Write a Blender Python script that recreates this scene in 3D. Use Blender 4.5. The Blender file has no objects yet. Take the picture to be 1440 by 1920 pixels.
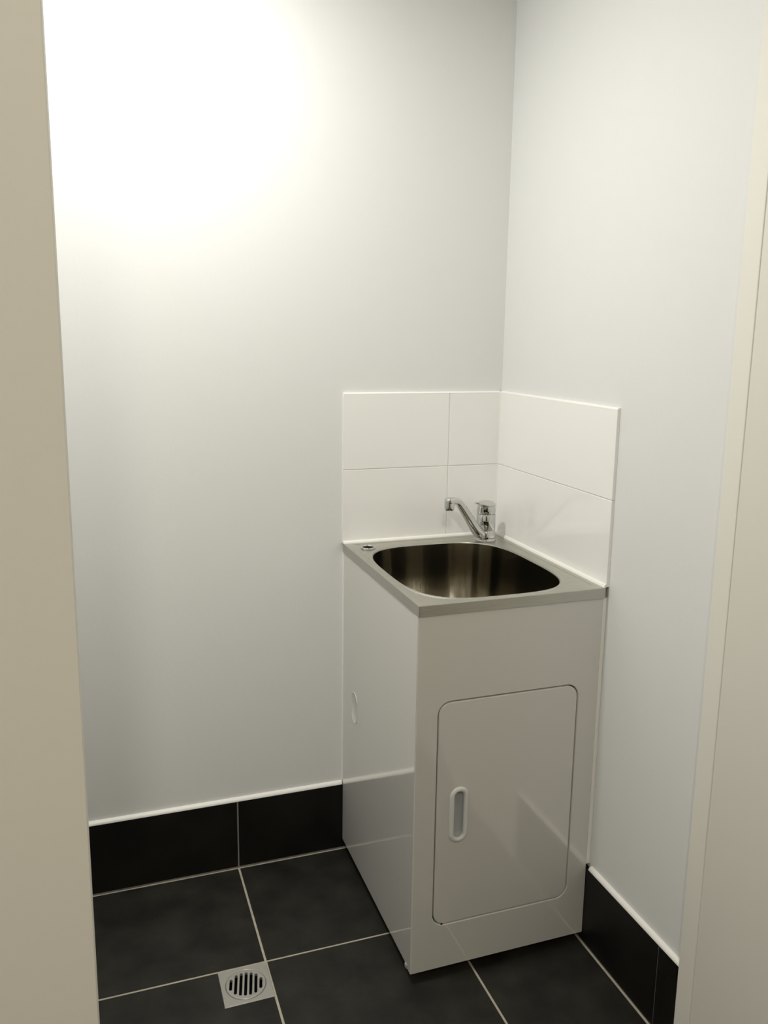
import bpy, bmesh, math
from mathutils import Vector, Matrix

S = bpy.context.scene
COL = S.collection
PI = math.pi

# ------------------------------------------------------------------ camera
cam_d = bpy.data.cameras.new('camera')
cam = bpy.data.objects.new('camera', cam_d)
COL.objects.link(cam)
yaw, pitch, roll = 0.33919, -0.18593, 0.01441
right = Vector((math.cos(yaw), -math.sin(yaw), 0))
fwd = Vector((math.sin(yaw) * math.cos(pitch), math.cos(yaw) * math.cos(pitch), math.sin(pitch)))
up = right.cross(fwd)
r2 = right * math.cos(roll) + up * math.sin(roll)
u2 = -right * math.sin(roll) + up * math.cos(roll)
M = Matrix((r2, u2, -fwd)).transposed().to_4x4()
M.translation = Vector((-1.08644, -2.11414, 1.45261))
cam.matrix_world = M
cam_d.sensor_fit = 'VERTICAL'
cam_d.sensor_height = 24.0
cam_d.sensor_width = 18.0
cam_d.lens = 1580.703 / 1920 * 24.0
cam_d.shift_x = -1.569 / 1920
cam_d.shift_y = -35.795 / 1920
cam_d.clip_start = 0.02
S.camera = cam

# ------------------------------------------------------------------ world, exposure
w = bpy.data.worlds.new('world')
S.world = w
w.use_nodes = True
w.node_tree.nodes['Background'].inputs[0].default_value = (0.9, 0.95, 1, 1)
w.node_tree.nodes['Background'].inputs[1].default_value = 0.02
S.view_settings.view_transform = 'Standard'
S.view_settings.look = 'None'
S.view_settings.gamma = 1
S.view_settings.use_curve_mapping = False
S.view_settings.exposure = 0.0
try:
    S.cycles.max_bounces = 14
    S.cycles.diffuse_bounces = 10
except Exception:
    pass

# laundry downlight near the back wall; unseen hall lamp added behind camera as fill
LX, LY, CEIL = -0.95, -0.54, 2.42
LAUNDRY_POWER = 14.2
HALL_POWER = 19.0
HX, HY = -1.2, -2.75
LAUNDRY_COL = (1.0, 0.985, 0.925)
HALL_COL = (1.0, 0.93, 0.80)


def disc_light(name, loc, power, col, size):
    d = bpy.data.lights.new(name, 'AREA')
    d.shape = 'DISK'
    d.size = size
    d.energy = power
    d.color = col
    o = bpy.data.objects.new(name, d)
    COL.objects.link(o)
    o.location = loc
    return o


disc_light('laundry_lamp_light', (LX, LY, CEIL - 0.012), LAUNDRY_POWER, LAUNDRY_COL, 0.12)
disc_light('hall_fill_light', (HX, HY, CEIL - 0.012), HALL_POWER, HALL_COL, 0.12)  # made-up hall source, fills the partition and cabinet front with warm light

# ------------------------------------------------------------------ materials


def mat(name, col, rough=0.5, metal=0.0, spec=0.5, coat=0.0, noise=None, bump=None, aniso=0.0):
    m = bpy.data.materials.new(name)
    m.use_nodes = True
    nt = m.node_tree
    b = nt.nodes['Principled BSDF']
    b.inputs['Base Color'].default_value = (*col, 1)
    b.inputs['Roughness'].default_value = rough
    b.inputs['Metallic'].default_value = metal
    b.inputs['Specular IOR Level'].default_value = spec
    b.inputs['Coat Weight'].default_value = coat
    b.inputs['Coat Roughness'].default_value = 0.04
    b.inputs['Coat IOR'].default_value = 1.6
    b.inputs['Anisotropic'].default_value = aniso
    tc = nt.nodes.new('ShaderNodeTexCoord')
    if noise:
        sc, col2, detail = noise[:3]
        stretch = noise[3] if len(noise) > 3 else (1, 1, 1)
        mp = nt.nodes.new('ShaderNodeMapping')
        mp.inputs['Scale'].default_value = stretch
        nt.links.new(tc.outputs['Object'], mp.inputs['Vector'])
        n = nt.nodes.new('ShaderNodeTexNoise')
        n.inputs['Scale'].default_value = sc
        n.inputs['Detail'].default_value = detail
        nt.links.new(mp.outputs[0], n.inputs['Vector'])
        r = nt.nodes.new('ShaderNodeValToRGB')
        r.color_ramp.elements[0].position = 0.32
        r.color_ramp.elements[1].position = 0.68
        r.color_ramp.elements[0].color = (*col, 1)
        r.color_ramp.elements[1].color = (*col2, 1)
        nt.links.new(n.outputs['Fac'], r.inputs[0])
        nt.links.new(r.outputs[0], b.inputs['Base Color'])
    if bump:
        sc, strength = bump[:2]
        stretch = bump[2] if len(bump) > 2 else (1, 1, 1)
        mp = nt.nodes.new('ShaderNodeMapping')
        mp.inputs['Scale'].default_value = stretch
        nt.links.new(tc.outputs['Object'], mp.inputs['Vector'])
        n = nt.nodes.new('ShaderNodeTexNoise')
        n.inputs['Scale'].default_value = sc
        n.inputs['Detail'].default_value = 3
        nt.links.new(mp.outputs[0], n.inputs['Vector'])
        bp = nt.nodes.new('ShaderNodeBump')
        bp.inputs['Strength'].default_value = strength
        bp.inputs['Distance'].default_value = 0.002
        nt.links.new(n.outputs['Fac'], bp.inputs['Height'])
        nt.links.new(bp.outputs[0], b.inputs['Normal'])
    return m


WALL = mat('white_wall_paint', (0.78, 0.785, 0.78), 0.42, spec=0.35, bump=(90, 0.12))
HALLWALL = mat('cream_hall_paint', (0.72, 0.70, 0.64), 0.5, spec=0.3, bump=(90, 0.12))
CEILM = mat('white_ceiling_paint', (0.8, 0.8, 0.79), 0.8, spec=0.2)
FLOORT = mat('charcoal_floor_tile', (0.010, 0.0094, 0.0076), 0.5, spec=0.3, noise=(12, (0.026, 0.0238, 0.019), 14), bump=(160, 0.18))
SKIRT = mat('shaded_skirting_tile', (0.0045, 0.004, 0.0035), 0.45, spec=0.3, noise=(9, (0.010, 0.009, 0.0075), 8), bump=(160, 0.15))  # same tile as the floor, its upright shade darkened into the colour
GROUT = mat('beige_grout', (0.50, 0.46, 0.38), 0.9, spec=0.1, noise=(60, (0.42, 0.385, 0.32), 3))
GROUTG = mat('grey_grout', (0.26, 0.25, 0.235), 0.9, spec=0.1)
SEAL = mat('white_silicone_sealant', (0.9, 0.89, 0.85), 0.35)
WTILE = mat('white_glazed_tile', (0.92, 0.915, 0.90), 0.10, coat=0.3, bump=(6, 0.05))
WGROUT = mat('pale_tile_grout', (0.74, 0.73, 0.70), 0.8)
STEEL = mat('brushed_stainless_steel', (0.55, 0.54, 0.49), 0.34, metal=1.0, noise=(30, (0.50, 0.49, 0.445), 4, (1, 14, 14)))
BASIN = mat('deep_bowl_stainless_steel', (0.46, 0.43, 0.365), 0.12, metal=1.0, bump=(45, 0.16, (1, 1, 0.03)))
CHROME = mat('polished_chrome', (0.64, 0.65, 0.64), 0.04, metal=1.0)
GRATE = mat('satin_chrome_grate', (0.50, 0.49, 0.46), 0.35, metal=0.6)
CAB = mat('white_powder_coated_metal', (0.66, 0.65, 0.615), 0.10, spec=0.8, coat=0.8)
CABIN = mat('door_gap_shade', (0.03, 0.03, 0.03), 0.8)  # shade of the door gap, given as a dark colour
HANDLE = mat('white_plastic_handle', (0.70, 0.70, 0.68), 0.3)
HCUP = mat('grey_plastic_cup', (0.42, 0.44, 0.45), 0.4)
BLACK = mat('black_rubber', (0.01, 0.01, 0.01), 0.6)
DOORP = mat('cream_gloss_door_paint', (0.76, 0.735, 0.67), 0.35)
FRAMEP = mat('cream_gloss_frame_paint', (0.82, 0.80, 0.73), 0.3)
BLACKD = mat('dark_reflection_finish', (0.03, 0.022, 0.016), 0.4, noise=(5, (0.045, 0.03, 0.02), 4, (12, 12, 1)))  # finish of the added panel that darkens reflections in the chrome
CLEARP = mat('pale_grey_plastic', (0.34, 0.34, 0.33), 0.3)
LAMPB = mat('white_lamp_trim', (0.8, 0.8, 0.8), 0.4)
EMIT = bpy.data.materials.new('lit_lamp_diffuser')
EMIT.use_nodes = True
_b = EMIT.node_tree.nodes['Principled BSDF']
_b.inputs['Emission Color'].default_value = (1, 0.95, 0.86, 1)
_b.inputs['Emission Strength'].default_value = 12

# ------------------------------------------------------------------ mesh helpers


def link(name, bm, mats, parent=None, smooth=False, auto=None):
    me = bpy.data.meshes.new(name)
    bmesh.ops.recalc_face_normals(bm, faces=bm.faces)
    bm.to_mesh(me)
    bm.free()
    for m in (mats if isinstance(mats, (list, tuple)) else [mats]):
        me.materials.append(m)
    if smooth:
        for p in me.polygons:
            p.use_smooth = True
        if auto:
            bm2 = bmesh.new()
            bm2.from_mesh(me)
            for e in bm2.edges:
                if len(e.link_faces) == 2 and e.calc_face_angle(0) > math.radians(auto):
                    e.smooth = False
            bm2.to_mesh(me)
            bm2.free()
    o = bpy.data.objects.new(name, me)
    COL.objects.link(o)
    if parent:
        o.parent = parent
        o.matrix_parent_inverse = Matrix.Translation(-parent.location) if parent.type == 'EMPTY' else Matrix.Identity(4)
    return o


def box(bm, x0, x1, y0, y1, z0, z1, mi=0, bev=0.0, seg=2):
    vs = [bm.verts.new((x, y, z)) for x in (x0, x1) for y in (y0, y1) for z in (z0, z1)]
    fs = []
    for f in ((0, 1, 3, 2), (4, 6, 7, 5), (0, 4, 5, 1), (2, 3, 7, 6), (0, 2, 6, 4), (1, 5, 7, 3)):
        fc = bm.faces.new([vs[i] for i in f])
        fc.material_index = mi
        fs.append(fc)
    if bev:
        es = list({e for f in fs for e in f.edges})
        r = bmesh.ops.bevel(bm, geom=es, offset=bev, segments=seg, affect='EDGES', profile=0.5)
        for f in r['faces']:
            f.material_index = mi


def weighted(o):
    m = o.modifiers.new('weighted_normal', 'WEIGHTED_NORMAL')
    m.keep_sharp = True
    m.weight = 100
    return o


def structure(o):
    o['kind'] = 'structure'
    return o


def thing(name, loc, label, cat, group=None):
    o = bpy.data.objects.new(name, None)
    o.empty_display_size = 0.05
    COL.objects.link(o)
    o.location = loc
    o['label'] = label
    o['category'] = cat
    if group:
        o['group'] = group
    return o


def tag(o, label, cat):
    o['label'] = label
    o['category'] = cat
    return o


def loft(bm, loops, cap0=False, cap1=False, mi=0, close=True):
    rows = [[bm.verts.new(p) for p in lp] for lp in loops]
    n = len(rows[0])
    for a, b in zip(rows, rows[1:]):
        for i in range(n if close else n - 1):
            j = (i + 1) % n
            bm.faces.new((a[i], a[j], b[j], b[i])).material_index = mi
    if cap0:
        bm.faces.new(rows[0][::-1]).material_index = mi
    if cap1:
        bm.faces.new(rows[-1]).material_index = mi
    return rows


def lathe(bm, prof, c, n=48, mi=0, cap0=False, cap1=False, ax=Vector((0, 0, 1)), sq=None):
    ax = ax.normalized()
    t = Vector((1, 0, 0)) if abs(ax.x) < 0.9 else Vector((0, 1, 0))
    a = (t - ax * t.dot(ax)).normalized()
    b = ax.cross(a)
    c = Vector(c)
    loops = []
    for r, h in prof:
        loops.append([c + ax * h + (a * math.cos(2 * PI * i / n) + b * math.sin(2 * PI * i / n)) * r for i in range(n)])
    return loft(bm, loops, cap0, cap1, mi)


def ray_poly(c, ang, poly):
    d = (math.cos(ang), math.sin(ang))
    best = None
    n = len(poly)
    for i in range(n):
        ax, ay = poly[i][0] - c[0], poly[i][1] - c[1]
        bx, by = poly[(i + 1) % n][0] - c[0], poly[(i + 1) % n][1] - c[1]
        ex, ey = bx - ax, by - ay
        den = d[0] * ey - d[1] * ex
        if abs(den) < 1e-14:
            continue
        t = (ax * ey - ay * ex) / den
        s = (ax * d[1] - ay * d[0]) / den
        if t > 0 and -1e-7 <= s <= 1 + 1e-7:
            if best is None or t > best:
                best = t
    return (c[0] + d[0] * best, c[1] + d[1] * best)


def rrect(x0, x1, y0, y1, r, seg=8):
    if r <= 0:
        return [(x0, y0), (x1, y0), (x1, y1), (x0, y1)]
    out = []
    for cx, cy, a0 in ((x1 - r, y0 + r, -PI / 2), (x1 - r, y1 - r, 0), (x0 + r, y1 - r, PI / 2), (x0 + r, y0 + r, PI)):
        for k in range(seg + 1):
            a = a0 + PI / 2 * k / seg
            out.append((cx + r * math.cos(a), cy + r * math.sin(a)))
    return out


def angles(c, polys):
    s = set()
    for p in polys:
        for q in p:
            s.add(round(math.atan2(q[1] - c[1], q[0] - c[0]) % (2 * PI), 5))
    a = sorted(s)
    out = [a[0]]
    for v in a[1:]:
        if v - out[-1] > 1e-4:
            out.append(v)
    return out


def apply_bool(o, cutters):
    for c in cutters:
        m = o.modifiers.new('b', 'BOOLEAN')
        m.object = c
        m.operation = 'DIFFERENCE'
        m.solver = 'EXACT'
    bpy.context.view_layer.update()
    dg = bpy.context.evaluated_depsgraph_get()
    me = bpy.data.meshes.new_from_object(o.evaluated_get(dg))
    o.modifiers.clear()
    o.data = me
    for c in cutters:
        bpy.data.objects.remove(c)


# ------------------------------------------------------------------ dimensions (metres)
H = 0.900               # sink top
W_, D_ = 0.460, 0.561   # sink width, depth
TT = 0.008              # wall tile thickness
SK = 0.010              # skirting tile thickness
HB = 0.199              # skirting height
XA, YA, TS = -0.7553, -0.382, 0.4545   # floor grout cross and tile pitch
YE = -0.899             # right wall ends at the door frame
NIBX, NIBY = -1.1036, -1.45

# ------------------------------------------------------------------ room shell
bm = bmesh.new(); box(bm, -2.7, 0.1, 0, 0.1, -0.05, CEIL)
structure(link('wall_back', bm, WALL))
bm = bmesh.new(); box(bm, 0, 0.1, YE - 0.001, 0, -0.05, CEIL)
structure(link('wall_right', bm, WALL))
bm = bmesh.new()
box(bm, 0, 0.1, -3.3, -1.80, -0.05, CEIL)
box(bm, 0, 0.1, -1.80, YE - 0.001, 2.10, CEIL)
structure(link('wall_hall_right', bm, HALLWALL))
bm = bmesh.new(); box(bm, -1.75, -1.65, NIBY + 0.05, 0, -0.05, CEIL)
structure(link('wall_left', bm, WALL))
bm = bmesh.new(); box(bm, -2.6, NIBX, NIBY, NIBY + 0.05, 0.0, CEIL, bev=0.0008)
structure(link('wall_front', bm, HALLWALL))
bm = bmesh.new(); box(bm, -2.7, 0.1, -3.4, -3.3, -0.05, CEIL)
structure(link('wall_hall_back', bm, HALLWALL))
bm = bmesh.new(); box(bm, -2.7, -2.6, -3.3, 0, -0.05, CEIL)
structure(link('wall_hall_left', bm, HALLWALL))
bm = bmesh.new(); box(bm, -2.7, 0.1, -3.4, 0.1, CEIL, CEIL + 0.1)
structure(link('ceiling', bm, CEILM))

bm = bmesh.new(); box(bm, -1.75, -0.85, -3.34, -3.27, 0.0, 2.05, bev=0.002)  # unseen dark panel, added for the chrome tap to reflect
structure(link('dark_reflection_panel', bm, BLACKD))

# floor: grout bed with bevelled tiles standing 0.6 mm proud of it, open where the drain sits
DR = (-0.8683, XA - 0.0010, -0.4945, YA - 0.0020)      # drain square x0 x1 y0 y1
bm = bmesh.new()
g = 0.0028
zt, zg = 0.0, -0.0010


def floor_rect(bm, x0, x1, y0, y1, z0, z1, mi):
    """a box with the drain square left open"""
    dx0, dx1, dy0, dy1 = DR
    if x1 <= dx0 or x0 >= dx1 or y1 <= dy0 or y0 >= dy1:
        box(bm, x0, x1, y0, y1, z0, z1, mi)
        return
    if x0 < dx0:
        box(bm, x0, dx0, y0, y1, z0, z1, mi)
    if x1 > dx1:
        box(bm, dx1, x1, y0, y1, z0, z1, mi)
    a, b = max(x0, dx0), min(x1, dx1)
    if y0 < dy0:
        box(bm, a, b, y0, dy0, z0, z1, mi)
    if y1 > dy1:
        box(bm, a, b, dy1, y1, z0, z1, mi)


floor_rect(bm, -2.6, 0, -3.3, 0, -0.05, zg, 1)
ys = [-SK - 0.004, YA]
while ys[-1] > -3.3:
    ys.append(ys[-1] - TS)
xs = [-SK - 0.004, XA + TS]
while xs[-1] > -2.6:
    xs.append(xs[-1] - TS)
for i in range(len(xs) - 1):
    for j in range(len(ys) - 1):
        fx1, fx0 = xs[i] - (g if i else 0), max(xs[i + 1] + g, -2.6)
        fy1, fy0 = ys[j] - (g if j else 0), max(ys[j + 1] + g, -3.3)
        floor_rect(bm, fx0, fx1, fy0, fy1, zg, zt, 0)
structure(link('floor', bm, [FLOORT, GROUT]))

# skirting tiles with their grout joints and the painted sealant bead along the top


def bead_profile(bm, p0, p1, n1, n2, w1, w2, seg=5, mi=0):
    """a concave-free quarter-round bead from p0 to p1: n1,n2 the two wall directions, sizes w1,w2"""
    p0, p1, n1, n2 = Vector(p0), Vector(p1), Vector(n1), Vector(n2)
    lp = []
    for p in (p0, p1):
        L = [p]
        for k in range(seg + 1):
            a = PI / 2 * k / seg
            L.append(p + n1 * w1 * math.cos(a) + n2 * w2 * math.sin(a))
        lp.append(L)
    loft(bm, lp, True, True, mi)


bm = bmesh.new()
JX = [-0.463, XA, XA - TS, XA - 2 * TS]
box(bm, -1.65, -SK - 0.0005, -0.0085, 0, 0.0002, HB - 0.0005, 1)
for a, b in ((-SK - 0.0005, XA + 0.0019), (XA - 0.0019, XA - TS + 0.0016), (XA - TS - 0.0016, -1.65)):
    box(bm, b, a, -SK, 0, 0.0045, HB, 0, bev=0.0005, seg=1)
bb = structure(link('baseboard_back', bm, [SKIRT, GROUTG]))
bm = bmesh.new()
bead_profile(bm, (-1.65, -0.0002, HB), (-0.4592, -0.0002, HB), (0, -1, 0), (0, 0, 1), SK - 0.0002, 0.009)
link('sealant_bead', bm, SEAL, bb)
bm = bmesh.new()
box(bm, -0.0085, 0, YE, -0.002, 0.0002, HB - 0.0005, 1)
YJ = YA - TS + 0.004
for a, b in ((-0.002, YJ + 0.0012), (YJ - 0.0012, YE)):
    box(bm, -SK, 0, b, a, 0.0045, HB, 0, bev=0.0005, seg=1)
br = structure(link('baseboard_right', bm, [SKIRT, GROUTG]))
bm = bmesh.new()
bead_profile(bm, (-0.0002, YE, HB), (-0.0002, -0.566, HB), (-1, 0, 0), (0, 0, 1), SK - 0.0002, 0.009)
link('sealant_bead', bm, SEAL, br)

# door in the right wall, beside the end of the skirting
bm = bmesh.new()
box(bm, -0.013, 0.02, YE - 0.0445, YE - 0.0005, 0, 2.10, bev=0.002)
box(bm, -0.013, 0.02, -1.80, -1.756, 0, 2.10, bev=0.002)
box(bm, -0.013, 0.02, -1.755, YE - 0.0450, 2.055, 2.10, bev=0.002)
structure(link('trim_1', bm, FRAMEP))
bm = bmesh.new()
box(bm, -0.0115, 0.028, -1.755, YE - 0.0446, 0.006, 2.053, bev=0.0015)
structure(link('door_1', bm, DOORP))

# ------------------------------------------------------------------ splashbacks
ZT, ZM = 1.2985, 1.0993
XJ = -0.1600
gj = 0.0011
bm = bmesh.new()
box(bm, -W_ + 0.0005, -TT, -TT + 0.0012, 0, H + 0.001, ZT - 0.0005, 1)
for a, b in ((-W_, XJ - gj), (XJ + gj, -TT - 0.0005)):
    for c, d in ((H + 0.001, ZM - gj), (ZM + gj, ZT)):
        box(bm, a, b, -TT, 0, c, d, 0, bev=0.0008)
sb = link('tiled_splashback', bm, [WTILE, WGROUT])
tag(sb, 'white glazed tile splashback on back wall behind sink, with a vertical joint', 'splashback')
for args in (((-W_, -0.0002, ZT), (-TT, -0.0002, ZT), (0, -1, 0), (0, 0, 1), TT, 0.004),
             ((-W_, -0.0002, H + 0.001), (-W_, -0.0002, ZT), (0, -1, 0), (-1, 0, 0), TT, 0.0012),
             ((-W_, -TT, H), (-TT, -TT, H), (0, -1, 0), (0, 0, 1), 0.005, 0.007),
             ((-TT, -TT, H), (-TT, -TT, ZT), (0, -1, 0), (-1, 0, 0), 0.0025, 0.0025)):
    bm = bmesh.new()
    bead_profile(bm, *args)
    link('sealant_bead', bm, SEAL, sb)
bm = bmesh.new()
box(bm, -TT + 0.0012, 0, -D_ + 0.0005, -TT, H + 0.001, ZT - 0.0005, 1)
for c, d in ((H + 0.001, ZM - gj), (ZM + gj, ZT)):
    box(bm, -TT, 0, -D_, -TT - 0.0005, c, d, 0, bev=0.0008)
sr = link('tiled_splashback', bm, [WTILE, WGROUT])
tag(sr, 'white glazed tile splashback on right wall beside sink, without a vertical joint', 'splashback')
for args in (((-0.0002, -D_, ZT), (-0.0002, -TT, ZT), (-1, 0, 0), (0, 0, 1), TT, 0.005),
             ((-TT, -D_, H), (-TT, -TT - 0.003, H), (-1, 0, 0), (0, 0, 1), 0.005, 0.008)):
    bm = bmesh.new()
    bead_profile(bm, *args)
    link('sealant_bead', bm, SEAL, sr)

# ------------------------------------------------------------------ sink
sink = thing('utility_sink', (-0.234, -0.285, H - 0.0246), 'square stainless steel laundry sink with one deep bowl, on top of the white cabinet', 'sink')
SX0, SX1, SY0, SY1 = -W_, -TT, -D_, -TT
BC = (-0.246, -0.304)
BA, BB, BN = 0.1915, 0.2355, 3.4


def superell(a, b, n=BN, c=BC, k=96):
    out = []
    for i in range(k):
        t = 2 * PI * i / k
        r = (abs(math.cos(t) / a) ** n + abs(math.sin(t) / b) ** n) ** (-1 / n)
        out.append((c[0] + r * math.cos(t), c[1] + r * math.sin(t)))
    return out


outer = rrect(SX0, SX1, SY0, SY1, 0.0015, 3)
ins1 = rrect(SX0 + 0.016, SX1 - 0.016, SY0 + 0.014, SY1 - 0.014, 0.020)
ins2 = rrect(SX0 + 0.019, SX1 - 0.019, SY0 + 0.017, SY1 - 0.017, 0.019)
A = angles(BC, [outer, ins1, superell(BA, BB)])


def ring(poly, z):
    return [(*ray_poly(BC, a, poly), z) for a in A]


bm = bmesh.new()
loft(bm, [ring(rrect(SX0 + 0.0015, SX1 - 0.0015, SY0 + 0.0015, SY1 - 0.0015, 0.001, 3), H - 0.0246),
          ring(outer, H - 0.0246), ring(outer, H - 0.0015),
          ring(rrect(SX0 + 0.0005, SX1 - 0.0005, SY0 + 0.0005, SY1 - 0.0005, 0.0015, 3), H - 0.0005),
          ring(rrect(SX0 + 0.0016, SX1 - 0.0016, SY0 + 0.0016, SY1 - 0.0016, 0.0015, 3), H),
          ring(ins1, H), ring(ins2, H - 0.0016),
          ring(superell(BA + 0.0120, BB + 0.0120), H - 0.0016),
          ring(superell(BA + 0.0100, BB + 0.0100), H - 0.0021),
          ring(superell(BA + 0.0070, BB + 0.0070), H - 0.0003),
          ring(superell(BA + 0.0025, BB + 0.0025), H - 0.0004),
          ring(superell(BA + 0.0008, BB + 0.0008), H - 0.0016),
          ring(superell(BA, BB), H - 0.004)])
deck = link('sink_top', bm, STEEL, sink, smooth=True, auto=25)
HOLE = (-0.4095, -0.0695)
bm = bmesh.new()
lathe(bm, [(0.0162, -0.03), (0.0162, 0.03)], (HOLE[0], HOLE[1], H), 40, cap0=True, cap1=True)
cut = link('cut', bm, BLACK)
apply_bool(deck, [cut])
weighted(deck)
# basin
bm = bmesh.new()
loops = []
for s, z in ((0, -0.004), (0.001, -0.02), (0.006, -0.10), (0.010, -0.165), (0.014, -0.190), (0.024, -0.207), (0.042, -0.217), (0.07, -0.221), (0.12, -0.224), (0.16, -0.226)):
    k = max(0.0, (s - 0.014)) / 0.15
    loops.append([(p[0], p[1], H + z) for p in superell(BA - s, BB - s, BN - 1.2 * k, k=128)])
rows = loft(bm, loops)
link('basin', bm, BASIN, sink, smooth=True)
bm = bmesh.new()
lathe(bm, [(0.045, -0.2235), (0.043, -0.2215), (0.036, -0.2225), (0.034, -0.235), (0.0, -0.236)], (BC[0], BC[1], H), 40)
link('waste_fitting', bm, CHROME, sink, smooth=True, auto=40)
bm = bmesh.new()
lathe(bm, [(0.0190, -0.0012), (0.0190, 0.0016), (0.0182, 0.0028), (0.0164, 0.0032), (0.0153, 0.0022), (0.0151, 0.0008)], (HOLE[0], HOLE[1], H), 40)
hr = link('hole_collar', bm, CHROME, sink, smooth=True, auto=50)
hr['label'] = 'small chrome ring around the spare hole in the back left corner'
bm = bmesh.new()
lathe(bm, [(0.0151, 0.0008), (0.0151, -0.040)], (HOLE[0], HOLE[1], H), 30, cap1=True)
link('hole_shade_lining', bm, BLACK, sink)  # black lining stands in for the shade down the spare hole

# ------------------------------------------------------------------ mixer tap
TX, TY = -0.0702, -0.0725
tap = thing('mixer_tap', (TX, TY, H), 'chrome single-lever mixer tap with a slanting spout, standing in the back corner of the sink', 'tap')
tz = H - 0.0012
tap.scale = (1.07, 1.07, 1.07)
bm = bmesh.new()
lathe(bm, [(0.0, 0.0), (0.0262, 0.0), (0.0268, 0.002), (0.0262, 0.0045), (0.0245, 0.0055), (0.0238, 0.007)], (TX, TY, tz), 56, cap1=True)
link('base_ring', bm, CHROME, tap, smooth=True, auto=50)
bm = bmesh.new()
lathe(bm, [(0.0238, 0.006), (0.0240, 0.0275), (0.0236, 0.0280), (0.0236, 0.0288), (0.0240, 0.0293), (0.0241, 0.0690), (0.0235, 0.0700), (0.0226, 0.0703)], (TX, TY, tz), 56, cap1=True)
link('body', bm, CHROME, tap, smooth=True, auto=50)
# lever: a domed cap whose front runs out into a flat tongue that lifts slightly
LD = Vector((-0.80, -0.60, 0)).normalized()
LP = Vector((-LD.y, LD.x, 0))
bm = bmesh.new()
loops = []
nn = 56
for (r, h, ext, lift, wn) in ((0.0226, 0.0708, 0.0, 0, 0), (0.0240, 0.0718, 0.0, 0, 0), (0.0243, 0.080, 0.0, 0, 0), (0.0238, 0.0860, 0.001, 0.001, 0.2), (0.0225, 0.0895, 0.006, 0.004, 0.6), (0.0236, 0.0915, 0.024, 0.0105, 0.9), (0.0243, 0.0932, 0.033, 0.0125, 1.0),
                              (0.0240, 0.0955, 0.034, 0.0120, 1.0), (0.0225, 0.0985, 0.030, 0.0095, 1.0), (0.0185, 0.1015, 0.020, 0.0055, 0.9), (0.012, 0.1040, 0.009, 0.0020, 0.7), (0.004, 0.1050, 0.002, 0, 0.5)):
    lp = []
    for i in range(nn):
        a = 2 * PI * i / nn
        cx, sy = math.cos(a), math.sin(a)
        f = max(0.0, cx)
        along = r * cx + ext * f ** 1.3
        side = r * sy * (1 - 0.28 * wn * f)
        z = h + lift * f ** 2 - 0.004 * wn * max(0, -cx) ** 2
        p = Vector((TX, TY, tz)) + LD * along + LP * side
        lp.append((p.x, p.y, p.z + (z)))
    loops.append(lp)
loft(bm, loops, cap0=True, cap1=True)
link('lever', bm, CHROME, tap, smooth=True, auto=60)
# spout: rounded flat bar sweeping up and out, then level into the outlet head
OUT = Vector((-0.2035, -0.1390, 0))
SD = (OUT - Vector((TX, TY, 0)))
SL = SD.length
SD.normalize()
SP = Vector((-SD.y, SD.x, 0))
path = [(0.012, 0.0125), (0.022, 0.0175), (0.040, 0.0335), (0.060, 0.0560), (0.080, 0.0785), (0.096, 0.0960), (0.106, 0.1065), (0.115, 0.1145), (0.125, 0.1195), (0.136, 0.1215), (SL, 0.1213), (SL + 0.006, 0.1210), (SL + 0.0105, 0.1205)]
wid = [0.0135, 0.0140, 0.0130, 0.0117, 0.0108, 0.0104, 0.0103, 0.0104, 0.0107, 0.0112, 0.0120, 0.0112, 0.0060]
hei = [0.0100, 0.0115, 0.0114, 0.0104, 0.0096, 0.0092, 0.0089, 0.0087, 0.0086, 0.0088, 0.0095, 0.0088, 0.0050]
bm = bmesh.new()
loops = []
for i, (s, z) in enumerate(path):
    a = path[max(0, i - 1)]
    b = path[min(len(path) - 1, i + 1)]
    tg = Vector((b[0] - a[0], b[1] - a[1])).normalized()
    nrm = Vector((-tg.y, tg.x))
    lp = []
    for k in range(28):
        t = 2 * PI * k / 28
        c, s_ = math.cos(t), math.sin(t)
        e = 2.0 / 3.2
        uu = math.copysign(abs(c) ** e, c) * wid[i]
        vv = math.copysign(abs(s_) ** e, s_) * hei[i]
        p = Vector((TX, TY, tz)) + SD * (s + nrm.x * vv) + SP * uu
        lp.append((p.x, p.y, p.z + z + nrm.y * vv))
    loops.append(lp)
loft(bm, loops, cap0=True, cap1=True)
sp = link('spout', bm, CHROME, tap, smooth=True, auto=60)
bm = bmesh.new()
oc = Vector((TX, TY, tz)) + SD * SL
lathe(bm, [(0.0095, 0.1000), (0.0112, 0.0998), (0.0120, 0.1006), (0.0120, 0.1065), (0.0114, 0.1070), (0.0114, 0.1076), (0.0123, 0.1082), (0.0123, 0.1180)], oc, 40, cap0=True, cap1=True)
link('aerator', bm, CHROME, sp, smooth=True, auto=50)

# ------------------------------------------------------------------ cabinet
cab = thing('utility_cabinet', (-0.234, -0.285, 0), 'white glossy metal laundry cabinet with a rounded door, standing in the corner under the sink', 'cabinet')
CX0, CX1, CY0, CY1, CZ0, CZ1 = -0.4588, -0.0105, -0.5572, -0.0105, 0.0255, H - 0.0246
RET = 0.022             # front panel returns round the left side
# door opening
DX0, DX1, DZ0, DZ1, DRAD = -0.4080, -0.0617, 0.1352, 0.6765, 0.030
frame_out = rrect(CX0, CX1, CZ0, CZ1, 0)
op = rrect(DX0, DX1, DZ0, DZ1, DRAD, 10)
cc = ((DX0 + DX1) / 2, (DZ0 + DZ1) / 2)
AA = angles(cc, [frame_out, op])


def ringp(poly, y, c=None, ang=None):
    return [(q[0], y, q[1]) for q in (ray_poly(c or cc, a, poly) for a in (ang or AA))]


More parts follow.
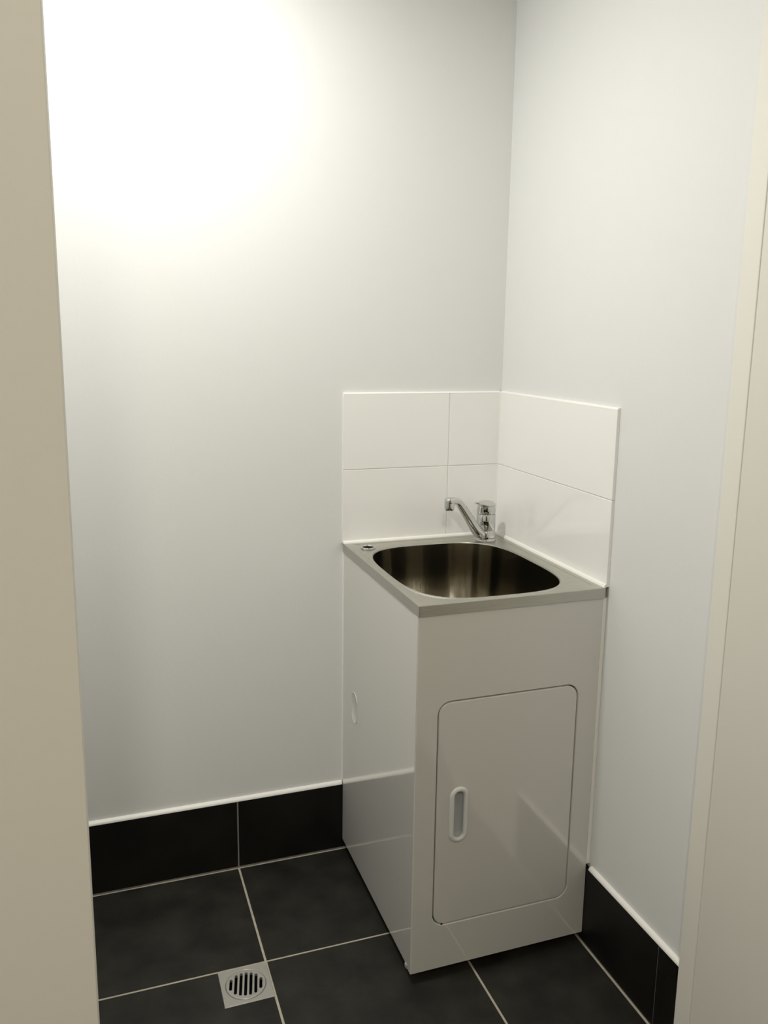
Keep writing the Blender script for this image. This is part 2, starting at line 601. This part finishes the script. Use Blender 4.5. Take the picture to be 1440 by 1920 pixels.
def rr(d):
    return rrect(DX0 - d, DX1 + d, DZ0 - d, DZ1 + d, DRAD + d, 10)


bm = bmesh.new()
Y = CY0
loft(bm, [ringp(frame_out, Y + 0.0012), ringp(rrect(CX0 + 0.0012, CX1 - 0.0012, CZ0 + 0.0012, CZ1, 0), Y), ringp(rr(0.0030), Y), ringp(rr(0.0012), Y + 0.0008), ringp(rr(0), Y + 0.0025), ringp(rr(0), Y + 0.016)])
# the returns on both sides
box(bm, CX0 - 0.0009, CX0 + 0.0016, Y + 0.0014, Y + RET, CZ0 + 0.0005, CZ1, bev=0.0008)
box(bm, CX1 - 0.0012, CX1, Y + 0.0012, Y + RET, CZ0, CZ1)
weighted(link('front_panel', bm, CAB, cab, smooth=True, auto=40))
bm = bmesh.new()
box(bm, CX0 + 0.0008, CX0 + 0.0022, Y + RET + 0.0022, CY1, CZ0 + 0.004, CZ1, bev=0.0004)
box(bm, CX0 + 0.0022, CX1 - 0.001, CY1 - 0.0014, CY1, CZ0 + 0.004, CZ1)
box(bm, CX0 + 0.0022, CX1 - 0.001, Y + 0.02, CY1 - 0.0014, CZ0 + 0.004, CZ0 + 0.0054)
link('side_panel', bm, CAB, cab)
bm = bmesh.new()
box(bm, CX1 - 0.0022, CX1 - 0.0008, Y + RET + 0.0014, CY1 - 0.0015, CZ0 + 0.004, CZ1)
link('side_panel', bm, CAB, cab)
bm = bmesh.new()
box(bm, DX0 - 0.02, DX1 + 0.02, Y + 0.017, Y + 0.0185, DZ0 - 0.02, DZ1 + 0.02)
link('gap_shade_sheet', bm, CABIN, cab)  # dark sheet behind the door, standing in for shade in its gap
# door with a pull cut through it
HX0, HX1, HZ0, HZ1 = -0.3750, -0.3290, 0.3380, 0.4720
hc = ((HX0 + HX1) / 2, (HZ0 + HZ1) / 2)
GAP = 0.0022


def hob(d):
    return rrect(HX0 + d, HX1 - d, HZ0 + d, HZ1 - d, (HX1 - HX0) / 2 - d - 1e-5, 12)


dpoly = [rrect(DX0 + GAP + d, DX1 - GAP - d, DZ0 + GAP + d, DZ1 - GAP - d, DRAD - GAP - d, 10) for d in (0, 0.0008, 0.0025)]
DA = angles(hc, [dpoly[0], hob(0.006)])
bm = bmesh.new()
loft(bm, [ringp(dpoly[0], Y + 0.014, hc, DA), ringp(dpoly[0], Y + 0.0025, hc, DA), ringp(dpoly[1], Y + 0.0008, hc, DA), ringp(dpoly[2], Y, hc, DA), ringp(hob(0.006), Y, hc, DA), ringp(hob(0.006), Y + 0.005, hc, DA)])
door = weighted(link('door', bm, CAB, cab, smooth=True, auto=40))
HA = angles(hc, [hob(0), hob(0.012)])
bm = bmesh.new()
loft(bm, [ringp(hob(0), Y - 0.0002, hc, HA), ringp(hob(0.0006), Y - 0.0022, hc, HA), ringp(hob(0.0025), Y - 0.0040, hc, HA), ringp(hob(0.0055), Y - 0.0048, hc, HA), ringp(hob(0.0088), Y - 0.0044, hc, HA),
          ringp(hob(0.0105), Y - 0.0030, hc, HA), ringp(hob(0.0112), Y - 0.0010, hc, HA), ringp(hob(0.0112), Y + 0.0015, hc, HA)])
hd = link('handle', bm, HANDLE, door, smooth=True, auto=60)
bm = bmesh.new()
loft(bm, [ringp(hob(0.0112), Y + 0.0015, hc, HA), ringp(hob(0.0116), Y + 0.0055, hc, HA), ringp(hob(0.0128), Y + 0.0085, hc, HA), ringp(hob(0.0150), Y + 0.0098, hc, HA)], cap1=True)
hcup = link('finger_cup', bm, HCUP, door, smooth=True, auto=60)
hcup['label'] = 'grey recess inside the white pull'
# latch dot at the door's lower left corner
bm = bmesh.new()
box(bm, -0.3870, -0.3830, Y + 0.0005, Y + 0.008, DZ0 + 0.0002, DZ0 + 0.0026)
link('hinge_pin', bm, BLACK, cab)
# hose knockout pressed into the left side near the back
bm = bmesh.new()
ky, kz0, kz1, kr = -0.1150, 0.4330, 0.5200, 0.0250
kp = [[(CX0 + x, y, z) for (y, z) in rrect(ky - kr + d, ky + kr - d, kz0 + d, kz1 - d, kr - d - 1e-5, 10)] for d, x in ((0, 0.0009), (0.0005, -0.0004), (0.0018, -0.0006), (0.0028, 0.0000), (0.0034, 0.0006))]
loft(bm, kp, cap1=True)
link('hose_knockout', bm, CAB, cab, smooth=True, auto=70)
# levelling feet
for fx, fy in ((CX0 + 0.035, CY0 + 0.045), (CX1 - 0.035, CY0 + 0.045), (CX0 + 0.035, CY1 - 0.045), (CX1 - 0.035, CY1 - 0.045)):
    bm = bmesh.new()
    lathe(bm, [(0.0, 0), (0.014, 0), (0.015, 0.004), (0.013, 0.008), (0.005, 0.010), (0.005, 0.0297)], (fx, fy, 0), 24, cap1=True)
    link('foot', bm, BLACK, cab, smooth=True, auto=40)
# small plastic cap at the foot of the side seam
bm = bmesh.new()
box(bm, CX0 - 0.0022, CX0 + 0.003, Y + RET + 0.001, Y + RET + 0.012, CZ0 - 0.003, CZ0 + 0.007, bev=0.0012)
link('corner_cap', bm, CLEARP, cab)
# sealant between cabinet and walls
for args in ((CX1 + 0.0002, -0.0002, CY0 + 0.001, CY0 + 0.008, HB + 0.010, H - 0.026),
             (CX0 - 0.0008, CX0 + 0.004, CY1 + 0.0002, -0.0003, HB + 0.010, H - 0.026)):
    bm = bmesh.new()
    box(bm, *args, bev=0.001)
    link('sealant_bead', bm, SEAL, cab)

# ------------------------------------------------------------------ floor drain
dr = thing('floor_drain', ((DR[0] + DR[1]) / 2, (DR[2] + DR[3]) / 2, -0.05), 'square chrome floor drain with slotted round grate, set in the dark floor tiles', 'drain')
dcx, dcy = (DR[0] + DR[1]) / 2, (DR[2] + DR[3]) / 2
dA = angles((dcx, dcy), [rrect(DR[0], DR[1], DR[2], DR[3], 0), rrect(dcx - 0.0455, dcx + 0.0455, dcy - 0.0455, dcy + 0.0455, 0.04549, 14)])


def dring(poly, z):
    return [(*ray_poly((dcx, dcy), a, poly), z) for a in dA]


def circ(r):
    return [(dcx + r * math.cos(2 * PI * i / 64), dcy + r * math.sin(2 * PI * i / 64)) for i in range(64)]


bm = bmesh.new()
e = 0.0004
loft(bm, [dring(rrect(DR[0] + e, DR[1] - e, DR[2] + e, DR[3] - e, 0), -0.006), dring(rrect(DR[0] + e, DR[1] - e, DR[2] + e, DR[3] - e, 0), 0.0006), dring(rrect(DR[0] + 0.001, DR[1] - 0.001, DR[2] + 0.001, DR[3] - 0.001, 0), 0.0012),
          dring(circ(0.0462), 0.0012), dring(circ(0.0456), 0.0006), dring(circ(0.0452), -0.006)])
link('drain_frame', bm, GRATE, dr, smooth=True, auto=25)
bm = bmesh.new()
lathe(bm, [(0.0446, -0.004), (0.0448, 0.0012), (0.0440, 0.0020), (0.0410, 0.0022)], (dcx, dcy, 0), 64, cap0=True, cap1=True)
gr = link('grate', bm, GRATE, dr)
cutters = []
ga = math.radians(-11.5)
for k in range(-3, 4):
    hl = {0: 0.0350, 1: 0.0335, 2: 0.0290, 3: 0.0165}[abs(k)]
    cx = k * 0.0112
    bm = bmesh.new()
    poly = rrect(cx - 0.0034, cx + 0.0034, -hl, hl, 0.0033, 5)
    lps = []
    for z in (-0.01, 0.01):
        lps.append([(dcx + x * math.cos(ga) - y * math.sin(ga), dcy + x * math.sin(ga) + y * math.cos(ga), z) for x, y in poly])
    loft(bm, lps, cap0=True, cap1=True)
    cutters.append(link('cut', bm, BLACK))
apply_bool(gr, cutters)
bm = bmesh.new()
lathe(bm, [(0.0452, -0.004), (0.0452, -0.048)], (dcx, dcy, 0), 40, cap1=True)
link('drain_pipe', bm, BLACK, dr)

# ------------------------------------------------------------------ ceiling lamps
for nm, x, y, lab in (('ceiling_downlight', LX, LY, 'round white ceiling downlight in the laundry, close to the back wall'),
                      ('ceiling_downlight', HX, HY, 'round white fitting for the added hall fill light, unseen behind the viewer')):  # second fitting is made up to go with the hall fill
    t = thing(nm, (x, y, CEIL), lab, 'ceiling light', 'ceiling downlights')
    bm = bmesh.new()
    lathe(bm, [(0.085, 0), (0.085, -0.004), (0.078, -0.008), (0.062, -0.004), (0.062, 0)], (x, y, CEIL), 48)
    link('trim_ring', bm, LAMPB, t, smooth=True, auto=50)
    bm = bmesh.new()
    lathe(bm, [(0.061, -0.002), (0.061, -0.001)], (x, y, CEIL), 48, cap0=True)
    link('diffuser', bm, EMIT, t)
